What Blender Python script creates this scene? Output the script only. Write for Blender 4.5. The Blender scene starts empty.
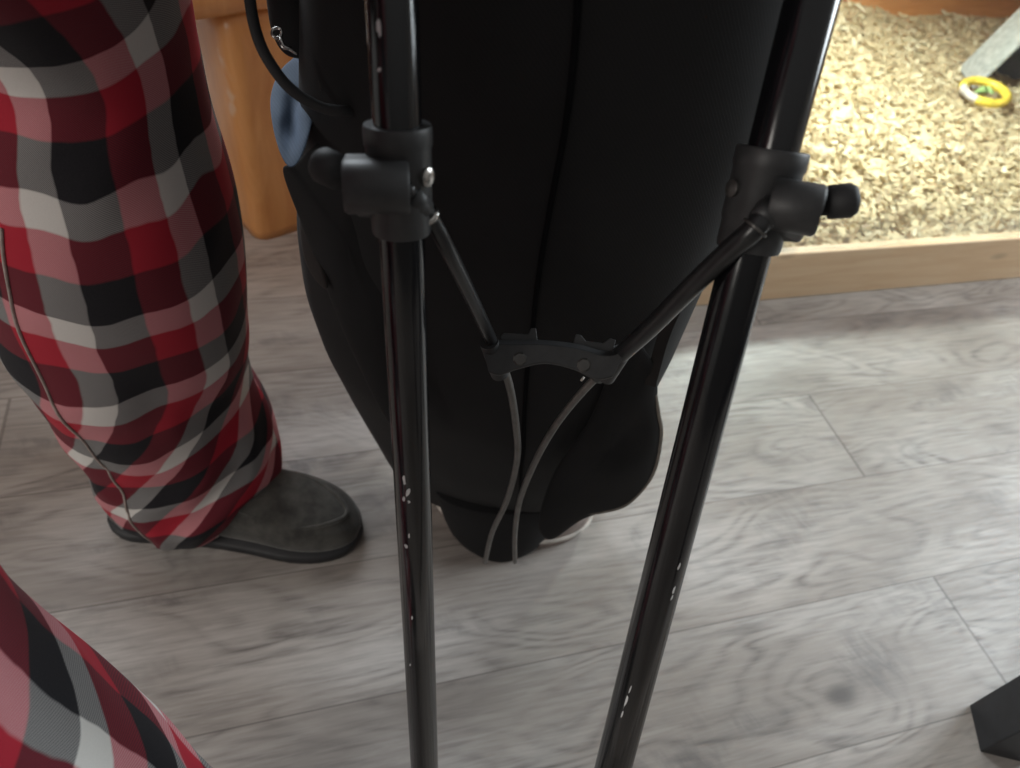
import bpy, bmesh, math, random
import numpy as np
from mathutils import Vector, Matrix, noise
random.seed(7); rng = np.random.default_rng(7)
S = bpy.context.scene
COL = S.collection
PI = math.pi

# ------------------------------------------------------------------ camera
F = 737.0
CAM = np.array([0.0, 0.0, 0.85])
_n = np.array([-128.0, 675.0, F]); _n /= np.linalg.norm(_n)
_x = np.array([2680.0, -296.0, F]); _x -= _n * (_x @ _n); _x /= np.linalg.norm(_x)
_z = -_n
R = np.stack([_x, np.cross(_z, _x), _z])          # camera axes (right, down, forward) in world coordinates
cd = bpy.data.cameras.new('camera'); cam = bpy.data.objects.new('camera', cd); COL.objects.link(cam)
cd.sensor_width = 36.0; cd.lens = F * 36.0 / 1020.0; cd.clip_start = 0.02
m4 = Matrix.Identity(4)
for i in range(3):
    m4[i][0] = R[i][0]; m4[i][1] = -R[i][1]; m4[i][2] = -R[i][2]; m4[i][3] = CAM[i]
cam.matrix_world = m4
cd.dof.use_dof = True; cd.dof.focus_distance = 0.50; cd.dof.aperture_fstop = 8.0
S.camera = cam

# ------------------------------------------------------------------ world, lights, exposure
W = bpy.data.worlds.new('world'); S.world = W; W.use_nodes = True
wt = W.node_tree; wtc = wt.nodes.new('ShaderNodeTexCoord'); wsp = wt.nodes.new('ShaderNodeSeparateXYZ'); wrp = wt.nodes.new('ShaderNodeValToRGB')
wmr = wt.nodes.new('ShaderNodeMapRange'); wmr.inputs[1].default_value = -1.0; wmr.inputs[2].default_value = 1.0
wt.links.new(wtc.outputs['Generated'], wsp.inputs[0]); wt.links.new(wsp.outputs[2], wmr.inputs[0]); wt.links.new(wmr.outputs[0], wrp.inputs[0]); wt.links.new(wrp.outputs[0], wt.nodes['Background'].inputs[0])
wrp.color_ramp.elements[0].position = 0.5; wrp.color_ramp.elements[0].color = (0.30, 0.29, 0.28, 1)      # dim room walls
wrp.color_ramp.elements[1].position = 0.85; wrp.color_ramp.elements[1].color = (1.0, 0.99, 0.97, 1)      # pale ceiling
wt.nodes['Background'].inputs[1].default_value = 0.21
S.view_settings.view_transform = 'Standard'; S.view_settings.look = 'None'
S.view_settings.exposure = 0.40; S.view_settings.gamma = 1.0; S.view_settings.use_curve_mapping = False

def area(name, loc, target, sx, sy, power, col):
    l = bpy.data.lights.new(name, 'AREA'); l.shape = 'RECTANGLE'; l.size = sx; l.size_y = sy
    l.energy = power; l.color = col
    o = bpy.data.objects.new(name, l); COL.objects.link(o); o.location = loc
    o.rotation_euler = (Vector(target) - Vector(loc)).to_track_quat('-Z', 'Y').to_euler()
    return o
area('window_daylight_right', (3.30, 0.75, 1.65), (0.0, 0.75, 1.0), 1.5, 1.3, 74, (0.86, 0.95, 1.0))
area('added_fill_left', (-2.72, -0.9, 1.65), (0.0, 0.6, 0.4), 1.4, 1.3, 33, (1.0, 0.95, 0.88))  # added light from an unseen window, brightens the trouser leg and the rail
area('window_daylight_back', (-0.55, 2.72, 1.65), (-0.40, 0.0, 0.7), 1.3, 1.3, 44, (0.86, 0.94, 1.0))

# ------------------------------------------------------------------ pixel ray -> world point
def ray(px, py): return R @ np.array([px - 510.0, py - 384.0, F])
def at(px, py, t=None, x=None, y=None, z=None):
    d = ray(px, py)
    if t is not None: return CAM + d / F * t
    for i, v in enumerate((x, y, z)):
        if v is not None: return CAM + d * ((v - CAM[i]) / d[i])
def proj(p):
    q = R.T @ (np.array(p, float) - CAM); return np.array([510 + F * q[0] / q[2], 384 + F * q[1] / q[2], q[2]])
def unit(v): v = np.array(v, float); return v / np.linalg.norm(v)

# ------------------------------------------------------------------ object helpers
def link(name, me, mat=None, parent=None, smooth=True):
    if mat is not None: me.materials.append(mat)
    if smooth:
        for p in me.polygons: p.use_smooth = True
    o = bpy.data.objects.new(name, me); COL.objects.link(o)
    if parent is not None:
        o.parent = parent; o.matrix_parent_inverse = parent_matrix(parent).inverted()
    return o
def parent_matrix(p):
    m = p.matrix_basis.copy()
    return (parent_matrix(p.parent) @ p.matrix_parent_inverse @ m) if p.parent else m
def tag(o, label, cat, group=None, kind=None):
    o['label'] = label; o['category'] = cat
    if group: o['group'] = group
    if kind: o['kind'] = kind
    return o
def thing(name, label, cat, loc, group=None):
    o = bpy.data.objects.new(name, None); COL.objects.link(o); o.location = tuple(loc); o.empty_display_size = 0.05
    return tag(o, label, cat, group)
class MB:
    def __init__(s): s.v = []; s.f = []; s.uv = []
    def add(s, verts, faces, uvs=None):
        b = len(s.v); s.v += [tuple(map(float, v)) for v in verts]
        s.f += [tuple(b + i for i in f) for f in faces]
        s.uv += uvs if uvs else [None] * len(faces)
        return s
    def box(s, lo, hi, M=None):
        x0, y0, z0 = lo; x1, y1, z1 = hi
        V = [(x0,y0,z0),(x1,y0,z0),(x1,y1,z0),(x0,y1,z0),(x0,y0,z1),(x1,y0,z1),(x1,y1,z1),(x0,y1,z1)]
        if M is not None: V = [tuple(M @ Vector(v)) for v in V]
        return s.add(V, [(0,3,2,1),(4,5,6,7),(0,1,5,4),(1,2,6,5),(2,3,7,6),(3,0,4,7)])
    def rings(s, rings, cap=True, closed=True, uv=None):
        n = len(rings[0]); V = [p for r in rings for p in r]; Fc = []; U = []
        for i in range(len(rings) - 1):
            for j in range(n if closed else n - 1):
                k = (j + 1) % n
                Fc.append((i*n+j, i*n+k, (i+1)*n+k, (i+1)*n+j))
                if uv:
                    U.append([uv(i, j), uv(i, j+1), uv(i+1, j+1), uv(i+1, j)])
                else: U.append(None)
        if cap:
            Fc.append(tuple(range(n))[::-1]); Fc.append(tuple((len(rings)-1)*n + j for j in range(n))); U += [None, None]
        return s.add(V, Fc, U)
    def tube(s, pts, rad, n=14, cap=True):
        pts = [np.array(p, float) for p in pts]; rad = rad if hasattr(rad, '__len__') else [rad]*len(pts)
        rs = []; a = None
        for i, p in enumerate(pts):
            d = unit(pts[min(i+1, len(pts)-1)] - pts[max(i-1, 0)])
            if a is None: a = unit(np.cross(d, [0.3, 0.1, 0.9] if abs(d[2]) < .9 else [1, 0, 0]))
            a = unit(a - d * (a @ d)); b = np.cross(d, a)
            rs.append([p + rad[i]*(math.cos(2*PI*j/n)*a + math.sin(2*PI*j/n)*b) for j in range(n)])
        return s.rings(rs, cap)
    def lathe(s, prof, M, n=32):      # prof: (radius, height) about local z
        rs = [[M @ Vector((r*math.cos(2*PI*j/n), r*math.sin(2*PI*j/n), h)) for j in range(n)] for r, h in prof]
        return s.rings(rs, True)
    def mesh(s, name):
        me = bpy.data.meshes.new(name); me.from_pydata(s.v, [], s.f)
        if any(u for u in s.uv):
            l = me.uv_layers.new(name='UVMap'); k = 0
            for fi, f in enumerate(s.f):
                for q in range(len(f)):
                    if s.uv[fi]: l.data[k].uv = s.uv[fi][q]
                    k += 1
        bm = bmesh.new(); bm.from_mesh(me); bmesh.ops.recalc_face_normals(bm, faces=bm.faces); bm.to_mesh(me); bm.free()
        me.update(); return me
    def build(s, name, mat, parent=None, smooth=True, bevel=0, seg=2, sub=0, autosmooth=False):
        o = link(name, s.mesh(name), mat, parent, smooth)
        if bevel:
            b = o.modifiers.new('bevel', 'BEVEL'); b.width = bevel; b.segments = seg; b.limit_method = 'ANGLE'; b.angle_limit = 0.6
        if sub:
            q = o.modifiers.new('subsurf', 'SUBSURF'); q.levels = q.render_levels = sub
        if autosmooth:
            for e in o.data.edges: pass
            for ed in sharp_edges(o.data): o.data.edges[ed].use_edge_sharp = True
        return o
def sharp_edges(me, ang=0.7):
    bm = bmesh.new(); bm.from_mesh(me); out = []
    for e in bm.edges:
        if len(e.link_faces) == 2 and e.calc_face_angle(0) > ang: out.append(e.index)
    bm.free(); return out
def spline(pts, n=10):                # Catmull-Rom through points
    P = [np.array(p, float) for p in pts]; P = [2*P[0]-P[1]] + P + [2*P[-1]-P[-2]]; out = []
    for i in range(1, len(P)-2):
        for k in range(n):
            t = k/n
            out.append(0.5*((2*P[i]) + (P[i+1]-P[i-1])*t + (2*P[i-1]-5*P[i]+4*P[i+1]-P[i+2])*t*t + (3*P[i]-P[i-1]-3*P[i+1]+P[i+2])*t**3))
    out.append(P[-2]); return out
def frame(o, x, y, z):                # 4x4 from origin and axes
    M = Matrix.Identity(4)
    for i in range(3): M[i][0] = x[i]; M[i][1] = y[i]; M[i][2] = z[i]; M[i][3] = o[i]
    return M

# ------------------------------------------------------------------ materials
class NT:
    def __init__(s, name):
        s.m = bpy.data.materials.new(name); s.m.use_nodes = True; s.t = s.m.node_tree
        s.b = s.t.nodes['Principled BSDF']; s.out = s.t.nodes['Material Output']
    def n(s, ty, **k):
        nd = s.t.nodes.new(ty)
        for a, v in k.items(): setattr(nd, a, v)
        return nd
    def put(s, sock, v):
        if isinstance(v, (int, float)): sock.default_value = v
        elif isinstance(v, (tuple, list)):
            sock.default_value = tuple(v) + ((1,) if len(v) == 3 and len(sock.default_value) == 4 else ())
        else: s.t.links.new(v, sock)
    def math(s, op, a, b=0.0, c=None, clamp=False):
        nd = s.n('ShaderNodeMath', operation=op, use_clamp=clamp); s.put(nd.inputs[0], a); s.put(nd.inputs[1], b)
        if c is not None: s.put(nd.inputs[2], c)
        return nd.outputs[0]
    def mix(s, fac, a, b, blend='MIX'):
        nd = s.n('ShaderNodeMix', data_type='RGBA', blend_type=blend)
        s.put(nd.inputs[0], fac); s.put(nd.inputs[6], a); s.put(nd.inputs[7], b); return nd.outputs[2]
    def coord(s, which='Object'): return s.n('ShaderNodeTexCoord').outputs[which]
    def mapping(s, vec, scale=(1,1,1), loc=(0,0,0), rot=(0,0,0)):
        nd = s.n('ShaderNodeMapping'); s.put(nd.inputs[0], vec); nd.inputs[1].default_value = loc
        nd.inputs[2].default_value = rot; nd.inputs[3].default_value = scale; return nd.outputs[0]
    def noise(s, vec, scale, detail=3, rough=0.5, dist=0.0):
        nd = s.n('ShaderNodeTexNoise'); s.put(nd.inputs['Vector'], vec); nd.inputs['Scale'].default_value = scale
        nd.inputs['Detail'].default_value = detail; nd.inputs['Roughness'].default_value = rough; nd.inputs['Distortion'].default_value = dist
        return nd.outputs[0]
    def ramp(s, fac, stops):
        nd = s.n('ShaderNodeValToRGB'); s.put(nd.inputs[0], fac); e = nd.color_ramp.elements
        while len(e) < len(stops): e.new(0.5)
        for q, (p, c) in zip(e, stops): q.position = p; q.color = tuple(c) + (1,) if len(c) == 3 else c
        return nd.outputs[0]
    def sep(s, vec):
        nd = s.n('ShaderNodeSeparateXYZ'); s.put(nd.inputs[0], vec); return nd.outputs
    def comb(s, x, y, z=0.0):
        nd = s.n('ShaderNodeCombineXYZ'); s.put(nd.inputs[0], x); s.put(nd.inputs[1], y); s.put(nd.inputs[2], z); return nd.outputs[0]
    def bump(s, h, strength=0.3, dist=0.002):
        nd = s.n('ShaderNodeBump'); nd.inputs['Strength'].default_value = strength; nd.inputs['Distance'].default_value = dist
        s.put(nd.inputs['Height'], h); s.put(s.b.inputs['Normal'], nd.outputs[0])
    def set(s, **k):
        for a, v in k.items(): s.put(s.b.inputs[a.replace('_', ' ')], v)
        return s
def simple(name, col, rough=0.5, var=0.25, scale=60, bump=0.1, bdist=0.0006, **k):
    q = NT(name); nz = q.noise(q.coord(), scale, 4, 0.6)
    c2 = tuple(min(1, c*(1+var)) for c in col); c1 = tuple(c*(1-var) for c in col)
    q.set(Base_Color=q.ramp(nz, [(0.3, c1), (0.7, c2)]), Roughness=rough, **k)
    if bump: q.bump(q.noise(q.coord(), scale*6, 2), bump, bdist)
    return q.m

def mat_floor():
    q = NT('grey_oak_planks'); P = q.coord(); X, Y, _ = q.sep(P)
    w = 0.1695
    r = q.math('DIVIDE', q.math('SUBTRACT', Y, 0.636 - 10*w), w)
    row = q.math('FLOOR', r); fy = q.math('FRACT', r)
    par = q.math('FLOORED_MODULO', row, 2.0)
    xs = q.math('DIVIDE', q.math('ADD', q.math('SUBTRACT', X, 0.802), q.math('MULTIPLY', q.math('SUBTRACT', 1.0, par), 1.2)), 2.4)
    brd = q.math('FLOOR', xs); fx = q.math('FRACT', xs)
    idv = q.math('ADD', q.math('MULTIPLY', row, 7.31), q.math('MULTIPLY', brd, 13.7))
    wn = q.n('ShaderNodeTexWhiteNoise', noise_dimensions='1D'); q.put(wn.inputs['W'], idv); rnd = wn.outputs[0]
    gx = q.math('ADD', X, q.math('MULTIPLY', rnd, 9.0)); off = q.math('MULTIPLY', rnd, 31.0)
    # knot: pull the grain around one knot in the plank by the right
    kx = q.math('SUBTRACT', X, 0.577); ky = q.math('SUBTRACT', Y, 0.182)
    kd = q.math('SQRT', q.math('ADD', q.math('POWER', q.math('MULTIPLY', kx, 0.62), 2.0), q.math('POWER', ky, 2.0)))
    kf = q.math('POWER', 2.718, q.math('MULTIPLY', q.math('POWER', q.math('DIVIDE', kd, 0.055), 2.0), -1.0))
    g1 = q.noise(q.comb(q.math('MULTIPLY', gx, 2.6), q.math('ADD', q.math('MULTIPLY', Y, 9.0), off)), 1.0, 2, 0.45, 0.6)
    field = q.math('ADD', q.math('MULTIPLY', g1, 13.0), q.math('MULTIPLY', kf, 4.2))
    ringv = q.math('ABSOLUTE', q.math('SUBTRACT', q.math('FRACT', field), 0.5))       # contour lines = cathedral grain
    line = q.math('SUBTRACT', 1.0, q.math('MULTIPLY', ringv, 2.9), clamp=True)
    patch = q.noise(q.comb(q.math('MULTIPLY', gx, 4.0), q.math('ADD', q.math('MULTIPLY', Y, 14.0), off)), 1.0, 3, 0.6, 0.4)
    patch = q.ramp(patch, [(0.40, (0, 0, 0)), (0.68, (1, 1, 1))])
    fine = q.noise(q.comb(q.math('MULTIPLY', gx, 14.0), q.math('ADD', q.math('MULTIPLY', Y, 170.0), off)), 1.0, 4, 0.65, 0.3)
    fineS = q.ramp(fine, [(0.36, (0, 0, 0)), (0.66, (1, 1, 1))])
    blot = q.noise(q.comb(q.math('MULTIPLY', gx, 3.2), q.math('ADD', q.math('MULTIPLY', Y, 8.0), off)), 1.0, 3, 0.5)
    base = q.ramp(blot, [(0.28, (0.305, 0.265, 0.235)), (0.50, (0.455, 0.412, 0.378)), (0.74, (0.60, 0.56, 0.53))])
    tone = q.math('ADD', 0.88, q.math('MULTIPLY', rnd, 0.22))
    base = q.mix(1.0, base, q.comb(tone, tone, tone), 'MULTIPLY')
    dark = (0.17, 0.145, 0.13)
    c = q.mix(q.math('MULTIPLY', fineS, 0.34), base, dark)
    streak = q.math('MULTIPLY', q.math('MULTIPLY', line, q.math('ADD', 0.30, q.math('MULTIPLY', fineS, 0.7))), q.math('ADD', 0.18, q.math('MULTIPLY', patch, 0.66)))
    c = q.mix(streak, c, (0.13, 0.115, 0.108))
    knot = q.ramp(kd, [(0.006, (1, 1, 1)), (0.017, (0, 0, 0))])
    c = q.mix(q.math('MULTIPLY', knot, 0.75), c, (0.075, 0.065, 0.062))
    # smoky dark patches drawn with short slanting strokes
    st = q.noise(q.comb(q.math('MULTIPLY', q.math('ADD', gx, q.math('MULTIPLY', Y, 0.35)), 60.0), q.math('ADD', q.math('MULTIPLY', Y, 26.0), off)), 1.0, 3, 0.6, 0.5)
    sp = q.noise(q.comb(q.math('MULTIPLY', gx, 5.5), q.math('ADD', q.math('MULTIPLY', Y, 13.0), off), 4.0), 1.0, 3, 0.55, 0.8)
    kx2 = q.math('SUBTRACT', kx, 0.062); kb = q.math('SQRT', q.math('ADD', q.math('POWER', q.math('MULTIPLY', kx2, 0.9), 2.0), q.math('POWER', q.math('SUBTRACT', ky, 0.028), 2.0)))
    kbm = q.ramp(q.math('ADD', kb, q.math('MULTIPLY', q.math('SUBTRACT', sp, 0.5), 0.05)), [(0.022, (1, 1, 1)), (0.055, (0, 0, 0))])
    spm = q.math('MAXIMUM', q.ramp(sp, [(0.55, (0, 0, 0)), (0.72, (1, 1, 1))]), kbm)
    c = q.mix(q.math('MULTIPLY', spm, q.math('ADD', 0.16, q.math('MULTIPLY', q.ramp(st, [(0.40, (0, 0, 0)), (0.62, (1, 1, 1))]), 0.45))), c, (0.15, 0.14, 0.14))
    gap = q.math('MAXIMUM', q.math('LESS_THAN', q.math('MINIMUM', fy, q.math('SUBTRACT', 1.0, fy)), 0.0058),
                 q.math('LESS_THAN', q.math('MINIMUM', fx, q.math('SUBTRACT', 1.0, fx)), 0.0009))
    c = q.mix(q.math('MULTIPLY', gap, 0.45), c, (0.07, 0.06, 0.055))
    q.set(Base_Color=c, Roughness=q.math('ADD', 0.36, q.math('MULTIPLY', fineS, 0.14)), Specular_IOR_Level=0.45)
    q.bump(q.math('SUBTRACT', q.math('MULTIPLY', fine, 0.4), q.math('ADD', gap, q.math('MULTIPLY', streak, 0.3))), 0.35, 0.0008)
    return q.m

def mat_plaid():
    q = NT('plaid_flannel'); U = q.coord('UV'); ux, uy, _ = q.sep(U)
    P = q.coord(); wob = q.math('MULTIPLY', q.math('SUBTRACT', q.noise(P, 22, 2), 0.5), 0.010)
    def stripe(v, per):
        s = q.math('FRACT', q.math('DIVIDE', q.math('ADD', v, wob), per))
        nd = q.n('ShaderNodeValToRGB'); q.put(nd.inputs[0], s); cr = nd.color_ramp; cr.interpolation = 'LINEAR'
        bl, rd, wh = (0.011, 0.011, 0.014, 1), (0.38, 0.017, 0.034, 1), (0.62, 0.60, 0.57, 1)
        stops = [(0.0, bl), (0.37, bl), (0.39, rd), (0.715, rd), (0.735, wh), (0.985, wh), (1.0, bl)]
        e = cr.elements
        while len(e) < len(stops): e.new(0.5)
        for a, (p_, c_) in zip(e, stops): a.position = p_; a.color = c_
        return nd.outputs[0]
    a = stripe(ux, 0.102); b = stripe(q.math('ADD', uy, 0.006), 0.114)
    tw = q.math('FRACT', q.math('MULTIPLY', q.math('ADD', ux, uy), 520.0))
    fac = q.math('ADD', 0.42, q.math('MULTIPLY', q.math('GREATER_THAN', tw, 0.5), 0.16))
    def gam(c_, g):
        nd = q.n('ShaderNodeGamma'); q.put(nd.inputs[0], c_); nd.inputs[1].default_value = g; return nd.outputs[0]
    c = gam(q.mix(fac, gam(a, 0.4545), gam(b, 0.4545)), 2.2)      # yarns mix the way the eye sees them
    fz = q.noise(P, 900, 2); c = q.mix(q.math('MULTIPLY', fz, 0.12), c, (0.10, 0.09, 0.09))
    q.set(Base_Color=c, Roughness=0.92, Specular_IOR_Level=0.15, Sheen_Weight=0.05, Sheen_Roughness=0.4)
    q.bump(q.math('ADD', tw, fz), 0.25, 0.0004)
    return q.m

def mat_twill(name, col, sheen=0.15, freq=900.0, tint=(0.5, 0.6, 0.8)):
    q = NT(name); P = q.coord(); X, Y, Z = q.sep(P)
    tw = q.math('FRACT', q.math('MULTIPLY', q.math('ADD', q.math('ADD', X, q.math('MULTIPLY', Z, 0.8)), q.math('MULTIPLY', Y, 0.3)), freq))
    nz = q.noise(P, 14, 4)
    c = q.mix(nz, tuple(v*0.7 for v in col), tuple(v*1.3 for v in col)); c = q.mix(q.math('MULTIPLY', tw, 0.35), c, tuple(v*0.4 for v in col))
    q.set(Base_Color=c, Roughness=0.8, Specular_IOR_Level=0.2, Sheen_Weight=sheen, Sheen_Tint=tint, Sheen_Roughness=0.4)
    q.bump(tw, 0.4, 0.0004); return q.m

def mat_wood(name, c1, c2, scale=(3, 30, 3), rough=0.35, knots=0.0, smear=False):
    q = NT(name); P = q.mapping(q.coord(), scale)
    g = q.noise(P, 3.0, 5, 0.6, 0.8); c = q.ramp(g, [(0.3, c1), (0.7, c2)])
    if knots:
        v = q.n('ShaderNodeTexVoronoi'); q.put(v.inputs['Vector'], q.mapping(q.coord(), (4.2, 4, 11))); v.inputs['Scale'].default_value = 1.0
        k = q.ramp(v.outputs[0], [(0.08, (1, 1, 1)), (0.17, (0, 0, 0))]); c = q.mix(q.math('MULTIPLY', k, knots), c, tuple(x*0.35 for x in c1))
    if smear:
        sm = q.noise(q.mapping(q.coord(), (26, 26, 17)), 1.0, 2, 0.5, 0.5)
        _, _, z = q.sep(q.coord())
        f = q.math('MULTIPLY', q.ramp(sm, [(0.62, (0, 0, 0)), (0.70, (1, 1, 1))]), q.math('GREATER_THAN', z, 0.20))
        c = q.mix(q.math('MULTIPLY', f, 0.45), c, (0.62, 0.52, 0.42))
    q.set(Base_Color=c, Roughness=rough); q.bump(g, 0.12, 0.001); return q.m

def mat_glass():
    q = NT('clear_glass'); t = q.n('ShaderNodeBsdfTransparent'); t.inputs[0].default_value = (0.965, 0.985, 0.975, 1)
    g = q.n('ShaderNodeBsdfGlossy'); g.inputs['Roughness'].default_value = 0.05
    d = q.n('ShaderNodeBsdfDiffuse'); d.inputs[0].default_value = (0.72, 0.78, 0.80, 1)
    lw = q.n('ShaderNodeLayerWeight'); lw.inputs[0].default_value = 0.5
    fr = q.math('ADD', 0.03, q.math('MULTIPLY', q.math('POWER', lw.outputs['Facing'], 5.0), 0.7))
    m = q.n('ShaderNodeMixShader'); q.put(m.inputs[0], fr); q.t.links.new(t.outputs[0], m.inputs[1]); q.t.links.new(g.outputs[0], m.inputs[2])
    _, _, z = q.sep(q.coord())        # pale reflection haze painted onto the low part of the pane
    zz = q.math('SUBTRACT', 1.0, q.math('DIVIDE', q.math('SUBTRACT', z, 0.10), 0.13), clamp=True)
    haze = q.math('MULTIPLY', zz, q.math('MULTIPLY', q.noise(q.coord(), 16, 3), 0.30))
    m2 = q.n('ShaderNodeMixShader'); q.put(m2.inputs[0], haze); q.t.links.new(m.outputs[0], m2.inputs[1]); q.t.links.new(d.outputs[0], m2.inputs[2])
    q.t.links.new(m2.outputs[0], q.out.inputs[0]); return q.m

def mat_chips():
    q = NT('pine_chips'); g = q.n('ShaderNodeNewGeometry')
    c = q.ramp(g.outputs['Random Per Island'], [(0.0, (0.30, 0.22, 0.13)), (0.3, (0.52, 0.41, 0.24)), (0.65, (0.66, 0.55, 0.34)), (1.0, (0.78, 0.70, 0.50))])
    c = q.mix(q.math('MULTIPLY', q.noise(q.mapping(q.coord(), (60, 60, 60)), 1.0, 3), 0.4), c, (0.45, 0.32, 0.17))
    q.set(Base_Color=c, Roughness=0.75); return q.m

def mat_emit(name, col, st):
    q = NT(name); q.set(Base_Color=col, Emission_Color=col, Emission_Strength=st); return q.m

M = dict(
    floor=mat_floor(), plaid=mat_plaid(), glass=mat_glass(), chips=mat_chips(),
    bag=mat_twill('black_bag_twill', (0.0165, 0.0163, 0.0172), 0.06, 420.0, (0.6, 0.58, 0.56)),
    pocket_sheen=mat_twill('bag_twill_window_sheen', (0.085, 0.120, 0.175), 0.5, 420.0),  # bag twill lightened to blue-grey to paint in the window sheen
    hem=mat_twill('dusty_webbing', (0.030, 0.026, 0.025), 0.2, 500.0, (0.6, 0.55, 0.5)),
    seam=simple('seam_shadow_black', (0.004, 0.004, 0.005), 0.9, Specular_IOR_Level=0.1),  # near-black colour stands for the shadow line of the front crease
    piping=simple('grey_beige_piping', (0.20, 0.175, 0.15), 0.7),
    cup=simple('pinkish_beige_rubber', (0.30, 0.245, 0.22), 0.7),
    stripe=simple('pale_stripe', (0.55, 0.50, 0.45), 0.6),
    tube=simple('gloss_black_enamel', (0.005, 0.005, 0.006), 0.16, bump=0.04, scale=20, Specular_IOR_Level=0.55),
    plastic=simple('black_moulded_plastic', (0.029, 0.029, 0.030), 0.48, scale=90, bump=0.06),
    rubber=simple('black_rubber', (0.016, 0.016, 0.017), 0.65),
    rod=simple('grey_steel_rod', (0.16, 0.15, 0.14), 0.42, bump=0.03, Metallic=0.6),
    sleeve=simple('black_rod_sleeve', (0.016, 0.016, 0.017), 0.3, bump=0.03),
    chip=simple('bare_metal', (0.62, 0.62, 0.62), 0.4, Metallic=0.2, bump=0.0),
    screw=simple('steel_screw', (0.45, 0.43, 0.41), 0.25, Metallic=1.0, bump=0.0),
    rivet=simple('dark_rivet', (0.10, 0.095, 0.09), 0.35, Metallic=0.7, bump=0.0),
    suede=simple('charcoal_suede', (0.048, 0.046, 0.041), 0.95, 0.45, 55, 0.5, 0.0010, Sheen_Weight=0.25),
    sole=simple('black_sole', (0.016, 0.016, 0.018), 0.6),
    skin=simple('skin', (0.55, 0.33, 0.24), 0.5),
    orange=mat_wood('orange_varnished_wood', (0.52, 0.22, 0.070), (0.68, 0.34, 0.125), (9, 9, 1.5), 0.3, smear=True),
    pine=mat_wood('raw_pine', (0.80, 0.54, 0.32), (0.90, 0.67, 0.44), (2, 12, 26), 0.55, 0.8),
    redwood=mat_wood('warm_stained_board', (0.48, 0.19, 0.06), (0.66, 0.31, 0.12), (2, 12, 12), 0.5),
    black=simple('black_painted_wood', (0.014, 0.015, 0.018), 0.45),
    grey=simple('pale_grey_plastic', (0.42, 0.44, 0.42), 0.5),
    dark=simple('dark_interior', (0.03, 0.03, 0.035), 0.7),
    yellow=simple('yellow_plastic', (0.82, 0.60, 0.07), 0.4),
    leaf=simple('green_leaf', (0.36, 0.55, 0.20), 0.6),
    wall=simple('off_white_paint', (0.62, 0.60, 0.57), 0.8, 0.04),
    white=simple('white_paint', (0.75, 0.75, 0.74), 0.5, 0.03),
    metal=simple('lamp_aluminium', (0.55, 0.55, 0.56), 0.3, Metallic=1.0),
    bulb=mat_emit('lamp_bulb_glow', (1.0, 0.96, 0.86), 30.0),
)

# ------------------------------------------------------------------ the setting
def struct(o): o['kind'] = 'structure'; return o
b = MB(); b.box((-2.6, -2.6, -0.02), (3.4, 2.6, 0.0)); struct(b.build('floor', M['floor'], None, False))
def wall_open(name, lo, hi, axis, o0, o1):         # a wall with a window opening
    b = MB(); a0, a1 = lo[axis], hi[axis]
    def seg(u0, u1, z0, z1):
        l = list(lo); h = list(hi); l[axis] = u0; h[axis] = u1; l[2] = z0; h[2] = z1; b.box(l, h)
    seg(a0, o0, 0, 2.5); seg(o1, a1, 0, 2.5); seg(o0, o1, 0, 0.98); seg(o0, o1, 2.32, 2.5)
    return struct(b.build(name, M['wall'], None, False))
wall_open('wall_back', (-2.6, 2.6, 0), (3.4, 2.7, 2.5), 0, -1.22, 0.12)
wall_open('wall_right', (3.4, -2.6, 0), (3.5, 2.7, 2.5), 1, -0.02, 1.52)
wall_open('wall_left', (-2.7, -2.6, 0), (-2.6, 2.7, 2.5), 1, -1.62, -0.18)
def win_frame(name, lo, hi, axis):
    b = MB(); w = 0.05; a0, a1 = lo[axis], hi[axis]
    def seg(u0, u1, z0, z1):
        l = list(lo); h = list(hi); l[axis] = u0; h[axis] = u1; l[2] = z0; h[2] = z1; b.box(l, h)
    seg(a0, a0+w, lo[2], hi[2]); seg(a1-w, a1, lo[2], hi[2]); seg(a0, a1, lo[2], lo[2]+w); seg(a0, a1, hi[2]-w, hi[2])
    seg((a0+a1)/2-0.02, (a0+a1)/2+0.02, lo[2], hi[2])
    return struct(b.build(name, M['white'], None, False))
win_frame('window_1', (-1.22, 2.61, 0.98), (0.12, 2.66, 2.32), 0)
win_frame('added_window_left', (-2.66, -1.62, 0.98), (-2.61, -0.18, 2.32), 1)  # unseen window added to hold the left fill light
win_frame('window_2', (3.41, -0.02, 0.98), (3.46, 1.52, 2.32), 1)
b = MB(); b.box((-2.6, 2.585, 0), (3.4, 2.6, 0.09)); struct(b.build('baseboard_back', M['white'], None, False, 0.004))

# ------------------------------------------------------------------ terrarium of pine and glass with bedding
TX0, TX1, TY0, TY1, TZ = 0.46, 2.75, 0.868, 2.05, 0.74
T = thing('terrarium', 'wooden terrarium with pine front rail and tall glass pane full of wood chip bedding', 'terrarium', (1.6, 1.45, 0))
b = MB(); b.box((TX0, TY0, 0.0), (TX1, TY0+0.022, 0.108)); b.build('front_rail', M['pine'], T, False, 0.003)
b = MB(); b.box((TX0+0.02, TY0+0.008, 0.1085), (TX1-0.02, TY0+0.0125, TZ-0.05)); b.build('glass_panel', M['glass'], T, False)
b = MB(); b.box((TX0, TY0, TZ-0.05), (TX1, TY0+0.022, TZ)); b.build('top_rail', M['pine'], T, False, 0.003)
b = MB(); b.box((TX0, TY1, 0.0), (TX1, TY1+0.018, TZ)); b.build('back_panel', M['redwood'], T, False)
for x in (TX0, TX1-0.018):
    b = MB(); b.box((x, TY0+0.0225, 0.0), (x+0.018, TY1-0.0005, TZ)); b.build('side_panel', M['redwood'], T, False)
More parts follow.
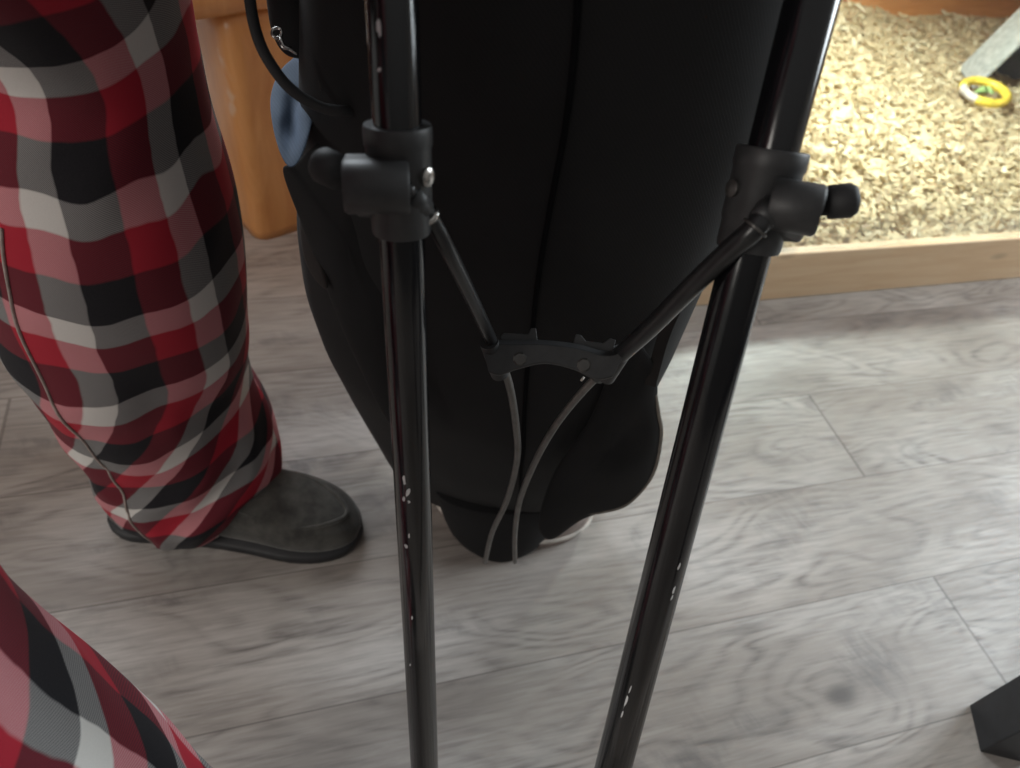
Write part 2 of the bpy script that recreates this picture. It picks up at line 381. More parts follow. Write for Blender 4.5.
b = MB(); b.box((TX0+0.0185, TY0+0.0225, 0.0), (TX1-0.0185, TY1-0.0005, 0.018)); b.build('bottom_panel', M['redwood'], T, False)
b = MB(); b.box((TX0, TY0, TZ+0.0005), (TX1, TY1+0.018, TZ+0.016)); b.build('lid', M['redwood'], T, False)

def bed_h(x, y):
    h = 0.072 + 0.012*noise.noise(Vector((x*4, y*4, 0.3))) + 0.006*noise.noise(Vector((x*13, y*13, 2.0)))
    h += 0.055*max(0.0, (y - 1.62)/0.42)**1.5 * max(0.0, min(1.0, (1.95 - x)/0.4))
    return h
b = MB(); nx, ny = 120, 64
gx = np.linspace(TX0+0.02, TX1-0.02, nx); gy = np.linspace(TY0+0.024, TY1-0.002, ny)
V = [(x, y, bed_h(x, y)-0.004) for y in gy for x in gx]
Fc = [(j*nx+i, j*nx+i+1, (j+1)*nx+i+1, (j+1)*nx+i) for j in range(ny-1) for i in range(nx-1)]
b.add(V, Fc)
def chip_shape(b, c, L, w, th, rot):
    rs = []
    bend = random.uniform(-0.25, 0.45)*L
    for s in (-0.5, 0.0, 0.5):
        ww = w*(1.0 if s == 0 else random.uniform(0.35, 0.8)); zz = bend*(s*s*2-0.2)
        rs.append([(s*L, -ww/2, zz), (s*L, ww/2, zz+random.uniform(-1, 1)*w*0.2), (s*L, ww/2, zz+th), (s*L, -ww/2, zz+th)])
    rs = [[rot @ Vector(p) + c for p in r] for r in rs]; b.rings(rs, True)
for k in range(8600):
    x = random.uniform(TX0+0.05, 2.7); y = TY0+0.045 + (TY1-TY0-0.07)*random.random()**1.15
    big = random.random()
    L = random.uniform(0.014, 0.030) if big < 0.85 else random.uniform(0.03, 0.046)
    rot = Matrix.Rotation(random.uniform(0, 2*PI), 3, 'Z') @ Matrix.Rotation(random.gauss(0, 0.40), 3, 'Y') @ Matrix.Rotation(random.gauss(0, 0.5), 3, 'X')
    chip_shape(b, Vector((x, y, bed_h(x, y) + random.uniform(0.0, 0.010))), L, random.uniform(0.005, 0.012), random.uniform(0.001, 0.003), rot)
tag(b.build('wood_chip_bedding', M['chips'], None, False), 'pale pine wood chip bedding spread inside the glass fronted terrarium', 'bedding', kind='stuff')

# heat lamp that lights the bedding, hung under the lid
lx, ly, lz = 1.27, 1.42, 0.645
L = thing('terrarium_lamp', 'small domed lamp hanging under the terrarium lid over the bedding', 'lamp', (lx, ly, TZ))
prof = [(0.012, 0.066), (0.030, 0.062), (0.055, 0.040), (0.075, 0.0), (0.072, 0.0), (0.052, 0.037), (0.028, 0.057), (0.006, 0.060)]
b = MB(); b.lathe(prof, Matrix.Translation((lx, ly, lz+0.012)) ); b.build('lamp_shade', M['metal'], L)
b = MB(); b.tube([(lx, ly, lz+0.07), (lx, ly, TZ)], 0.012); b.build('socket', M['plastic'], L)
b = MB(); b.lathe([(0.004, 0.05), (0.018, 0.045), (0.03, 0.02), (0.026, 0.0), (0.012, -0.012), (0.002, -0.015)], Matrix.Translation((lx, ly, lz+0.022))); b.build('bulb', M['bulb'], L)
pl = bpy.data.lights.new('terrarium_lamp_light', 'SPOT'); pl.energy = 37; pl.color = (0.88, 1.0, 0.96); pl.shadow_soft_size = 0.06
pl.spot_size = math.radians(165); pl.spot_blend = 0.6
po = bpy.data.objects.new('terrarium_lamp_light', pl); COL.objects.link(po); po.location = (lx, ly, lz-0.01)

# grey hide box and the yellow ring on the bedding
zb = 0.088
A = at(975, 84, z=zb); Bk = at(951, 70, z=zb); Cc = at(1052, 98, z=zb)
hb = thing('hide_box', 'pale grey plastic hide with dark opening on the wood chips', 'hide', A)
up = np.array([0.0, 0.0, 1.0]); rx = unit(Cc - A); ln = np.array([-rx[1], rx[0], 0])
side = unit(Bk - A); side[2] = 0; side = unit(side)
dl, wl, hl, th = 0.13, 0.40, 0.19, 0.010
def P(a, s, u): return A + rx*a + ln*s + up*(u - 0.012)
def slab(b, q, d):          # q: 4 corners, d: thickness vector
    b.add([tuple(p) for p in q] + [tuple(p + d) for p in q], [(0,1,2,3),(7,6,5,4),(0,4,5,1),(1,5,6,2),(2,6,7,3),(3,7,4,0)])
lean = 0.07
b = MB(); slab(b, [P(0,0,0), P(0,dl,0), P(lean,dl,hl), P(lean,0,hl)], rx*th); b.build('side_wall', M['grey'], hb, False, 0.002)
b = MB(); slab(b, [P(wl,0,0), P(wl,dl,0), P(wl-lean,dl,hl), P(wl-lean,0,hl)], -rx*th); b.build('side_wall', M['grey'], hb, False, 0.002)
b = MB(); slab(b, [P(lean,0,hl), P(wl-lean,0,hl), P(wl-lean,dl,hl), P(lean,dl,hl)], up*th); b.build('roof', M['grey'], hb, False, 0.002)
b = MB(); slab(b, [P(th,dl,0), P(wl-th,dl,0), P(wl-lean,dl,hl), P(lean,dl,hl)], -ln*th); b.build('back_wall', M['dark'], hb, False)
rc = at(985, 92, z=0.105)
b = MB(); b.tube([rc + np.array([0.054*math.cos(a), 0.055*math.sin(a), 0.006*math.sin(a+1)]) for a in np.linspace(-2.6, 2.6, 40)], 0.0115, 12)
rg = tag(b.build('toy_ring', M['yellow'], None), 'bright yellow open ring lying on the wood chips before the grey hide', 'ring')
b = MB(); b.tube([rc + np.array([0.054*math.cos(a), 0.055*math.sin(a), 0.006*math.sin(a+1)]) for a in np.linspace(2.55, 3.73, 14)], 0.0105, 12)
o = b.build('pale_section', M['stripe'], rg); o['label'] = 'pale cream section'
b = MB()
for k in range(3):
    c = rc + np.array([0.012*(k-1), 0.010*(k % 2), 0.002+0.002*k]); a = 0.6*k
    ax = np.array([math.cos(a), math.sin(a), 0.0]); ay = np.array([-math.sin(a), math.cos(a), 0.15])
    rs = []
    for s in np.linspace(-1, 1, 9):
        w = 0.010*(1-s*s)**0.6+0.0005
        rs.append([c+ax*s*0.022+ay*w*u+np.array([0, 0, 0.004*(1-s*s)-0.003*u*u + dz]) for u, dz in ((-1, 0), (0, 0.001), (1, 0), (0, -0.001))])
    b.rings(rs, True)
tag(b.build('salad_leaf', M['leaf'], None), 'small scrap of green leaf lying inside the yellow ring', 'leaf')

# ------------------------------------------------------------------ orange wooden table behind the pyjama leg
tb = thing('wooden_table', 'orange varnished wooden low table with chunky leg behind the plaid trousers', 'table', (-0.3, 1.4, 0))
ang = math.radians(24)
def post(cx, cy):
    b = MB(); rs = []
    for z, s in ((0.0, 0.94), (0.02, 0.97), (0.36, 1.06), (0.395, 1.06)):
        w = 0.062*s; c = 0.026; pts = []
        for sx, sy in ((1, 1), (-1, 1), (-1, -1), (1, -1)):
            p0 = (sx*w, sy*w)
            for k in range(5):
                t = k/4*PI/2 + math.atan2(sy, sx) - PI/4
                pts.append((sx*(w-c)+c*math.cos(t), sy*(w-c)+c*math.sin(t)))
        rs.append([np.array([cx + p[0]*math.cos(ang)-p[1]*math.sin(ang), cy + p[0]*math.sin(ang)+p[1]*math.cos(ang), z]) for p in pts])
    b.rings(rs, True); return b
base = floor_pt = at(262, 242, z=0)
ux, uy = np.array([math.cos(ang), math.sin(ang), 0]), np.array([-math.sin(ang), math.cos(ang), 0])
c0 = base + ux*0.052 + uy*0.058
for dx, dy in ((0, 0), (-0.62, 0), (0, 0.5), (-0.62, 0.5)):
    c = c0 + ux*dx + uy*dy; post(c[0], c[1]).build('leg', M['orange'], tb)
lo = c0 - ux*0.70 - uy*0.080
Mt = frame(lo, ux, uy, (0, 0, 1))
b = MB(); b.box((0, 0, 0.3955), (0.78, 0.66, 0.435), Mt); b.build('table_top', M['orange'], tb, True, 0.016, 4)

# black table whose leg shows in the lower right corner
bt = thing('black_table', 'black square legged table standing in the lower right corner', 'table', (0.95, -0.2, 0))
c1 = at(980, 752, z=0); d1 = unit(at(1020, 762, z=0) - c1); d1[2] = 0; d1 = unit(d1); e1 = np.array([-d1[1], d1[0], 0]); e1v = at(973, 706, z=0.0)
def sqleg(o):
    b = MB(); b.box((0, 0, 0), (0.055, 0.055, 0.40), frame(o, d1, e1, (0, 0, 1))); return b
for dx, dy in ((0, 0), (0.5, 0), (0, -0.6), (0.5, -0.6)):
    sqleg(c1 + d1*dx + e1*dy).build('leg', M['black'], bt, False, 0.0015)
b = MB(); b.box((-0.01, -0.615, 0.4005), (0.565, 0.07, 0.43), frame(c1, d1, e1, (0, 0, 1))); b.build('table_top', M['black'], bt, False, 0.003)

# ------------------------------------------------------------------ helper: rows across a silhouette -> rings
def interp(poly, v, key=1):
    return np.interp(v, [p[key] for p in poly], [p[1-key] for p in poly])
def cross(poly, a, d):
    """parameter along a + s*d where it meets the polyline x(y) (given as (x, y) pairs)."""
    lo_, hi_ = -700.0, 700.0; f = lambda s: (a[0]+s*d[0]) - interp(poly, a[1]+s*d[1])
    for _ in range(60):
        mid = (lo_+hi_)/2
        if f(mid)*f(lo_) <= 0 and f(lo_) != 0: hi_ = mid
        else: lo_ = mid
    return (lo_+hi_)/2

# ------------------------------------------------------------------ golf stand bag
AX0, AX1 = np.array([0.262, 0.530, 0.02]), np.array([0.205, 0.395, 0.86])       # bag axis, floor to mouth
def axis(s): return AX0 + (AX1-AX0)*s
bag = thing('golf_bag', 'black fabric golf stand bag leaning on two black tube legs', 'golf bag', (0.24, 0.48, 0))
LB = [(330, -700), (314, -60), (312, 0), (310, 100), (306, 190), (312, 250), (330, 305), (352, 360), (385, 430), (410, 472), (440, 512), (458, 548), (470, 640)]
RB = [(1010, -700), (822, -60), (806, 0), (778, 100), (738, 200), (702, 280), (676, 340), (655, 380), (628, 430), (602, 478), (566, 522), (548, 548), (540, 640)]
adir = unit(AX1-AX0)
NB = 150
def bag_ring(s):
    c = axis(s); p = proj(c); q = proj(axis(s+0.01)); d2 = unit(q[:2]-p[:2]); pd = np.array([-d2[1], d2[0]])
    if pd[0] < 0: pd = -pd
    sl, sr = cross(LB, p[:2], pd), cross(RB, p[:2], pd)
    l = at(*(p[:2]+pd*sl), t=p[2]); r = at(*(p[:2]+pd*sr), t=p[2])
    mid = (l+r)/2; wv = (r-l)/2; n = unit(np.cross(adir, wv)); n = n if n @ (CAM-mid) > 0 else -n
    return mid, wv, n
def bag_pt(s, a, extra=0.0):
    mid, wv, n = bag_ring(s)
    dep = 0.115*(0.62 + 0.38*min(1, max(0, (s-0.02)/0.35)))
    ca, sa = math.cos(a), math.sin(a); e = 2/2.3
    x = math.copysign(abs(ca)**e, ca); y = math.copysign(abs(sa)**e, sa)
    p = mid + wv*x + n*dep*y
    k = 0.006*noise.noise(Vector((p[0]*9, p[1]*9, p[2]*5))) + 0.003*noise.noise(Vector((p[0]*24, p[1]*24, p[2]*11+5)))
    k *= 0.35 + 0.65*max(0, 1-s/0.5)
    o = unit(wv*x + n*dep*y)
    return p + o*(k*abs(sa) + extra)
b = MB(); rs = []
ss = list(np.linspace(0.0, 0.99, 44))
seam_a = [math.radians(90)]
for s in ss:
    r = []
    for j in range(NB):
        a = 2*PI*j/NB
        g = 0.0
        p = bag_pt(s, a, g); p[2] = max(p[2], 0.012); r.append(p)
    rs.append(r)
b.rings(rs, True); b.build('bag_body', M['bag'], bag, True, sub=1)
b = MB(); top = rs[-1]; b.tube(top + [top[0], top[1]], 0.006, 8); b.build('top_rim', M['plastic'], bag)

def plane_front(px, py, off=0.0):
    """point on the front of the bag under a pixel, lifted by off towards the viewer."""
    best = None
    d = unit(ray(px, py))
    for s in np.linspace(0.0, 0.98, 99):
        mid, wv, n = bag_ring(s); dep = 0.115*(0.62 + 0.38*min(1, max(0, (s-0.02)/0.35)))
        # distance of the ray at the height of this ring
        den = d @ adir
        tt = ((mid-CAM) @ adir)/den; p = CAM+d*tt; q = p-mid
        w = np.linalg.norm(wv); u = (q @ wv)/w/w; v = (q @ n)/dep
        e = abs((min(1, abs(u))**2.3 + max(0, v)**2.3)**(1/2.3) - 1) + (10 if v < 0 or abs(u) > 1.02 else 0)
        if best is None or e < best[0]: best = (e, tt)
    return CAM + d*(best[1]-off)

def sheet(name, outline, t, bulge, mat, parent, n_in=6, noise_amp=0.004, back=0.010):
    """puffed cushion-like panel from a pixel outline; t(px, py) gives its distance."""
    pts = spline(outline + [outline[0]], 6)[:-1]; c = np.mean(pts, axis=0); pts = [c + (p-c)*1.03 for p in pts]; b = MB(); rs = []
    nrm = -unit(ray(*c))
    for sgn, rng_ in ((1, np.r_[np.linspace(0.04, .9, n_in), .97, 1.0]), (-1, np.r_[.97, np.linspace(.9, 0.04, n_in)])):
        for f in rng_:
            r = []
            for p in pts:
                q = c + (p-c)*f; w = at(q[0], q[1], t=t(q[0], q[1]))
                h = (max(0, 1-f**2.2))**0.6*(bulge if sgn > 0 else -back)
                h += noise_amp*noise.noise(Vector((w[0]*30, w[1]*30, w[2]*18)))*(1-f)*2
                r.append(w + nrm*h)
            rs.append(r)
    b.rings(rs, True); return b.build(name, mat, parent, True, sub=1), [at(p[0], p[1], t=t(p[0], p[1])) for p in pts]

SEAM = [(588, -200), (580, -40), (577, 30), (570, 90), (559, 156), (547, 220), (537, 289), (529, 350), (524, 420), (521, 480), (520, 560)]
def seam_pt(s_):
    best = None
    for a in np.linspace(1.15, 1.75, 61):
        p = bag_pt(s_, a); q = proj(p); e = abs(q[0] - interp(SEAM, q[1]))
        if best is None or e < best[0]: best = (e, a)
    return bag_pt(s_, best[1], 0.0004)
b = MB(); b.tube(spline([seam_pt(s_) for s_ in np.linspace(0.14, 0.95, 16)], 8), 0.0019, 8)
o = b.build('centre_seam', M['seam'], bag); o['label'] = 'seam down the front with its shadow line painted dark'
# side pocket on the left with window sheen painted in as a blue-grey panel, upper pocket, mesh strip
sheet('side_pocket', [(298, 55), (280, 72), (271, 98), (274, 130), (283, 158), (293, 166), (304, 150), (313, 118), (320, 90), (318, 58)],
      lambda x, y: 0.432+0.0008*max(0.0, 170.0-y) + 0.016*math.exp(-((x-291)/7.0)**2-((y-128)/22.0)**2), 0.006, M['pocket_sheen'], bag, n_in=12, noise_amp=0.012)
sheet('side_panel', [(296, 166), (284, 172), (300, 218), (322, 275), (350, 345), (392, 425), (412, 400), (400, 240), (380, 130), (345, 118), (322, 140)],
      lambda x, y: 0.462+0.00055*(y-110), 0.020, M['bag'], bag, noise_amp=0.006)
sheet('upper_pocket', [(262, -60), (266, -10), (272, 30), (284, 52), (302, 58), (326, 56), (345, 10), (345, -60)],
      lambda x, y: 0.455+0.0003*y, 0.020, M['bag'], bag)
sheet('mesh_panel', [(299, 208), (301, 240), (306, 262), (316, 280), (328, 286), (324, 240), (318, 212)], lambda x, y: 0.545, 0.006, M['hem'], bag, noise_amp=0.002)
tz = lambda x, y: 0.432+0.0003*y
b = MB(); b.tube(spline([at(311, -40, t=.425), at(312, 0, t=.425), at(313, 30, t=.428), at(316, 62, t=.435), at(322, 90, t=.44)], 8), 0.0011, 6); b.build('zip_edge', M['hem'], bag)
zp = MB()
zp.tube([at(277+5*math.cos(a), 33+5*math.sin(a), t=.430) for a in np.linspace(0, 2*PI, 16)], 0.0010, 6)
zp.tube([at(280, 38, t=.430), at(283, 47, t=.430), at(291, 49, t=.430)], 0.0014, 8)
zp.tube([at(284, 46, t=.430), at(297, 54, t=.430)], 0.0009, 6)
o = zp.build('zip_pull', M['screw'], bag); o['label'] = 'small steel zip pull'

# flap pocket low on the right with grey piping
fl_t = lambda x, y: 0.615+0.0011*(y-400)
_, edge = sheet('low_pocket', [(640, 345), (655, 372), (657, 410), (660, 435), (652, 474), (628, 503), (585, 517), (552, 538), (540, 520), (556, 470), (590, 420), (612, 370)],
      fl_t, 0.020, M['bag'], bag, noise_amp=0.012)
pp = spline([(655, 394), (658.5, 414), (661, 436), (652.5, 474), (628, 503), (603, 511.5), (588, 513)], 8)
b = MB(); b.tube([at(p[0], p[1], t=fl_t(p[0], p[1])-0.002) for p in pp], 0.0020, 8); o = b.build('piping', M['piping'], bag); o['label'] = 'grey beige piping'
# dusty webbing edge along the right of the bag
def ribbon(pix, w, off, name, mat, par):
    P3 = [plane_front(x, y, off) if t is None else at(x, y, t=t) for x, y, t in pix]; P3 = spline(P3, 6); b = MB(); rs = []
    for i, p in enumerate(P3):
        d = unit(P3[min(i+1, len(P3)-1)]-P3[max(i-1, 0)]); v = unit(CAM-p); s = unit(np.cross(d, v)); u = np.cross(s, d)
        rs.append([p+s*w+u*0.001, p+s*w-u*0.001, p-s*w-u*0.001, p-s*w+u*0.001])
    b.rings(rs, True); return b.build(name, mat, par, False)
ribbon([(728, 186, .50), (708, 235, .515), (684, 290, .535), (664, 335, .56), (650, 385, .585)], 0.0045, 0, 'webbing_strap', M['hem'], bag)
# hinged foot under the bag and its pale cup
b = MB(); rs = []
f0 = at(500, 563, z=0.0)
for z, lx_, rx_, yy in ((0.0, 468, 534, 563), (0.010, 456, 548, 559), (0.025, 449, 555, 552), (0.05, 443, 563, 540), (0.08, 438, 574, 526), (0.10, 434, 585, 515)):
    l = at(lx_, yy, z=z+0.0); r = at(rx_, yy, z=z); mid = (l+r)/2; wv = (r-l)/2; nn = np.array([-wv[1], wv[0], 0]); nn = unit(nn)*0.040
    rs.append([mid + nn + wv*math.cos(a)*1.0 - nn*math.sin(a)*1.0 for a in np.linspace(0, 2*PI, 33)[:-1]])
b.rings(rs, True); b.build('hinged_foot', M['bag'], bag, True, 0.003)
l, r = at(431, 515, z=0.01), at(588, 539, z=0.01); mid = (l+r)/2; wv = (r-l)/2; nn = unit(np.array([-wv[1], wv[0], 0]))*0.06
def oval(k, z, n=40): return [np.array([*(mid + nn*0.55 + wv*k*math.cos(a) - nn*k*math.sin(a))[:2], z]) for a in np.linspace(0, 2*PI, n+1)[:-1]]
b = MB(); b.rings([oval(0.93, 0.001), oval(0.99, 0.006), oval(1.0, 0.02), oval(0.99, 0.045), oval(0.94, 0.05)], True); o = b.build('base_cup', M['cup'], bag); o['label'] = 'pinkish beige base cup'
b = MB(); q = oval(1.005, 0.022); b.tube(q + [q[0], q[1]], 0.0035, 8); o = b.build('cup_band', M['stripe'], bag); o['label'] = 'pale band around the base cup'
# black cord looping at upper left
b = MB(); b.tube(spline([at(246, -60, t=.40), at(250, 0, t=.405), at(258, 38, t=.41), at(272, 66, t=.415), at(292, 90, t=.42), at(320, 107, t=.425), at(346, 111, t=.43), at(372, 108, t=.45)], 10), 0.0032, 12); b.build('carry_cord', M['rubber'], bag)
# tiny lint
b = MB(); b.tube([at(581, 381, t=.485), at(584, 377, t=.485)], 0.0008, 6); o = b.build('lint', M['stripe'], bag); o['label'] = 'pale speck of lint'

# --- the two legs
def leg_line(p0, p1):
    A_, B_ = at(*p0[:2], t=p0[2]), at(*p1[:2], t=p1[2]); return A_, unit(B_-A_)
legs = {}
def make_leg(side, p0, p1, rad, top_t, chips):
    A_, d = leg_line(p0, p1); k = (0.016 - A_[2])/d[2]; foot = A_ + d*k; topp = A_ - d*top_t
    b = MB(); b.tube([topp, A_, foot], rad, 28); lg = b.build('leg', M['tube'], bag, True)
    b = MB(); b.tube([topp - d*0.0, topp - d*0.02], rad*1.25, 20); b.build('end_cap', M['plastic'], lg)
    b = MB(); b.tube([foot - d*0.03, foot, foot + d*0.008, foot + d*0.011], [rad*1.15, rad*1.35, rad*1.25, rad*0.8], 20); b.build('rubber_foot', M['rubber'], lg)
    for (cx, cy, w, h, tl) in chips:
        b = MB(); pts = []
        for kk in range(9):
            a = 2*PI*kk/9; rr = random.uniform(0.6, 1.15)
            x = cx + w*math.cos(a)*rr + tl*h*math.sin(a); y = cy + h*math.sin(a)*rr
            D = unit(ray(x, y)); w0 = CAM - A_; bq = D - d*(D @ d); cq = w0 - d*(w0 @ d)
            aa, bb, cc = bq@bq, 2*bq@cq, cq@cq - (rad*1.008)**2; disc = bb*bb-4*aa*cc
            tt = (-bb - math.sqrt(max(0, disc)))/(2*aa); pts.append(CAM + D*tt)
        cen = np.mean(pts, axis=0); pr = cen - A_; pr = pr - d*(pr@d); rin = unit(pr)*(-0.0004)
        V = pts + [p + rin*1.6 for p in pts]; n_ = len(pts)
        b.add(V, [tuple(range(n_)), tuple(range(2*n_-1, n_-1, -1))] + [(i, (i+1) % n_, n_+(i+1) % n_, n_+i) for i in range(n_)])
        o = b.build('bare_spot', M['chip'], lg, False); o['label'] = 'pale chipped paint spot'
    return lg, A_, d
RADL, RADR = 0.0104, 0.0120
legL, AL, dL = make_leg('l', (402, 235, 0.338), (424.5, 768, 0.565), RADL, 0.30,
    [(379, 27, 2.4, 11, 0), (379, 70, 2, 2.5, 0), (404, 480, 1.6, 6, 0.1), (408, 492, 2.2, 5, -.2), (404, 499, 1.5, 3, 0), (409, 502, 1.5, 2, 0), (409, 536, 1.2, 3, 0), (406, 546, 1.6, 2.5, 0.3), (412, 618, 1, 2, 0), (410, 665, .8, 1.5, 0)])
legR, AR, dR = make_leg('r', (755, 220, 0.358), (613, 768, 0.495), RADR, 0.30,
    [(679, 567, 1.3, 4, -.3), (674, 590, 1, 5, -.3), (672, 598, .8, 3, -.3), (630, 690, .8, 5, -.3), (626, 702, 1.2, 7, -.3), (622, 715, .8, 4, -.3)])

def make_clamp(lg, Apt, d, pix, rad, sgn):
    """collar round the leg tube, with a barrel, a knob and a screw. sgn = +1 outwards is image right."""
    D = unit(ray(*pix)); # point of the axis nearest the pixel ray
    w0 = Apt - CAM; a_, b_, c_ = 1.0, d @ D, 1.0; e_, f_ = d @ w0, D @ w0
    sc = (b_*f_ - e_)/(1 - b_*b_); c = Apt + d*sc
    up = -d; tow = unit(CAM - c); tow = unit(tow - up*(tow @ up)); out = unit(np.cross(tow, up))*1.0
    if (proj(c+out*0.01)[0] - proj(c)[0])*sgn < 0: out = -out
    X3 = out; Mx = frame(c, out, tow, up)
    h = 0.0238
    b = MB(); k = rad
    prof = [(k*1.02, -h), (k*1.26, -h), (k*1.30, -h+0.002), (k*1.30, -h*0.45), (k*1.36, -h*0.40), (k*1.36, h*0.60), (k*1.42, h*0.66), (k*1.42, h*0.95), (k*1.37, h), (k*1.02, h), (k*1.02, -h)]
    b.lathe(prof, Mx); cl = b.build('clamp', M['plastic'], lg, True, autosmooth=True)
    # barrel lying across the front of the collar
    bx0, bx1, by, bz, br = (-0.004, 0.0235, k*1.2, 0.001, 0.0114) if sgn < 0 else (0.004, 0.0270, k*1.25, 0.001, 0.0118)
    nseg = 36; rs = []
    for x, r in ((bx0, br*0.93), (bx0+0.001, br), (bx1-0.0015, br), (bx1, br*0.9)):
        ring = []
        for j in range(nseg):
            a = 2*PI*j/nseg; y = math.cos(a)*r; z = math.sin(a)*r
            if y < 0: y = -r*1.0 if abs(z) < r*0.98 else y; y = max(y, -k*1.2)
            ring.append(Mx @ Vector((x, by + y, bz + z)))
        rs.append(ring)
    b = MB(); b.rings(rs, True); b.build('barrel', M['plastic'], cl, True, autosmooth=True)
    # wedge web that joins barrel and collar
    b = MB(); b.add([Mx @ Vector(v) for v in ((bx0+.001, k*0.8, h*0.55), (bx1-.004, k*0.4, h*0.5), (bx1-.003, by+br*0.45, bz+br*0.85), (bx0+.001, by+br*0.45, bz+br*0.85),
              (bx0+.001, k*0.5, -h*0.75), (bx1-.004, 0, -h*0.7), (bx1-.003, by, bz-br*0.9), (bx0+.001, by, bz-br*0.9))],
              [(0,1,2,3),(7,6,5,4),(0,4,5,1),(1,5,6,2),(2,6,7,3),(3,7,4,0)]); b.build('web', M['plastic'], cl, False, 0.0015)
    # knob
    kd = unit(np.array(out) + 0.25*up - (0.75 if sgn < 0 else 0.15)*tow); k0 = np.array(Mx @ Vector((bx1-0.002, by-0.004, bz+0.003)))
    b = MB(); b.tube([k0, k0+kd*0.004, k0+kd*0.0045, k0+kd*0.014, k0+kd*0.0165, k0+kd*0.0175], [0.0060, 0.0060, 0.0076, 0.0078, 0.0062, 0.003], 20); b.build('knob', M['rubber'], cl, True)
    # screw on the inner side of the collar
    s0 = np.array(Mx @ Vector((-k*1.05, k*0.80, 0.004))); sd = unit(-out*0.75 + tow*0.65)
    b = MB(); b.tube([s0, s0+sd*0.0022, s0+sd*0.003], [0.0042, 0.0042, 0.003], 16); o = b.build('screw', M['screw'] if sgn < 0 else M['rivet'], cl, True, autosmooth=True)
    return cl, np.array(Mx @ Vector((bx0+0.002, by+0.001, bz)))
clL, rodL0 = make_clamp(legL, AL, dL, (399, 180), RADL, -1)
clR, rodR0 = make_clamp(legR, AR, dR, (777, 203), RADR, +1)

# --- actuator rods and the bracket that holds them
def lift(px, py, off): return plane_front(px, py, off)
BT = 0.462
def rod(start, mids, sleeve_n):
    P3 = [start] + mids; return spline(P3, 10)
ml = [at(430, 217, t=.335), at(448, 250, t=.350), at(470, 295, t=.392), at(491, 340, t=.448), at(508, 380, t=.490), at(516, 425, t=.545), at(517, 460, t=.60), at(507, 500, t=.68), at(492, 533, t=.77), at(485, 562, t=.87)]
mr = [at(754, 229, t=.337), at(728, 252, t=.350), at(687, 291, t=.380), at(650, 328, t=.418), at(618, 357, t=.452), at(584, 390, t=.487), at(556, 425, t=.54), at(535, 462, t=.60), at(520, 500, t=.68), at(515, 533, t=.77), at(515, 562, t=.87)]
for st, mm, nsl, nm in ((rodL0, ml, 45, 'l'), (rodR0, mr, 55, 'r')):
    P3 = rod(st, mm, nsl)
    b = MB(); b.tube(P3[nsl-4:], 0.0027, 12); rd = b.build('rod', M['rod'], bag)
    b = MB(); b.tube(P3[:nsl+2], 0.0037 if nm == 'l' else 0.0054, 14); b.build('sleeve', M['sleeve'], rd)
    b = MB(); b.tube([P3[2], P3[7]], 0.0052 if nm == 'l' else 0.0062, 12); b.build('end_ferrule', M['plastic'], rd)
    i = 9
    b = MB(); b.tube([P3[i], P3[i+1]], 0.0050 if nm == 'l' else 0.0066, 12); b.build('crimp', M['screw'] if nm == 'l' else M['rivet'], rd)

def bt(x): return np.interp(x, [480, 630], [0.455, 0.448])
top_e = [(482, 348), (492, 343), (512, 343), (545, 343), (578, 347), (606, 354), (627, 350)]
bot_e = [(489, 373), (500, 376), (516, 370), (545, 364), (574, 370), (596, 380), (612, 378)]
te = spline([(*p, 0) for p in top_e], 8); be = spline([(*p, 0) for p in bot_e], 8)
fwd = unit(at(550, 360, t=.45)-CAM)
b = MB(); rs = []
for p, q in zip(te, be):
    a_ = at(p[0], p[1], t=bt(p[0])-0.006); c_ = at(q[0], q[1], t=bt(q[0])-0.006)
    dn = unit(c_-a_); 
    mids = [a_ + fwd*0.0075 - dn*0.0022, a_ + fwd*0.003, a_ + dn*0.001, c_ - dn*0.001, c_ + fwd*0.0015, c_ + fwd*0.010, (a_+c_)/2 + fwd*0.0115]
    rs.append(mids)
b.rings(rs, True); br = b.build('bracket', M['plastic'], bag, True, 0.0006, autosmooth=True)
for (x, y) in ((520, 359), (584, 365)):
    p = at(x, y, t=bt(x)-0.0055); b = MB(); b.tube([p+fwd*0.003, p-fwd*0.0008, p-fwd*0.0014], [0.0044, 0.0044, 0.0034], 8); b.build('rivet', M['rivet'], br, False)
for outl in ([(500, 337), (503, 333), (528, 334), (531, 328), (536, 328), (538, 345), (505, 345)], [(572, 347), (576, 334), (581, 335), (586, 341), (603, 343), (610, 338), (616, 340), (612, 354)]):
    b = MB(); f_ = [at(x, y, t=bt(x)+0.004) for x, y in outl]; n_ = len(f_)
    b.add(f_ + [p + fwd*0.004 for p in f_], [tuple(range(n_)), tuple(range(2*n_-1, n_-1, -1))] + [(i, (i+1) % n_, n_+(i+1) % n_, n_+i) for i in range(n_)])
    b.build('clip_tab', M['plastic'], br, False, 0.0006)
for rr, pa, pb in ((0.0058, (489, 342, .448), (500, 374, .472)), (0.0058, (622, 352, .448), (606, 377, .470))):
    b = MB(); b.tube([at(*pa[:2], t=pa[2]), at(*pb[:2], t=pb[2])], rr, 16); b.build('rod_socket', M['plastic'], br, True, autosmooth=True)

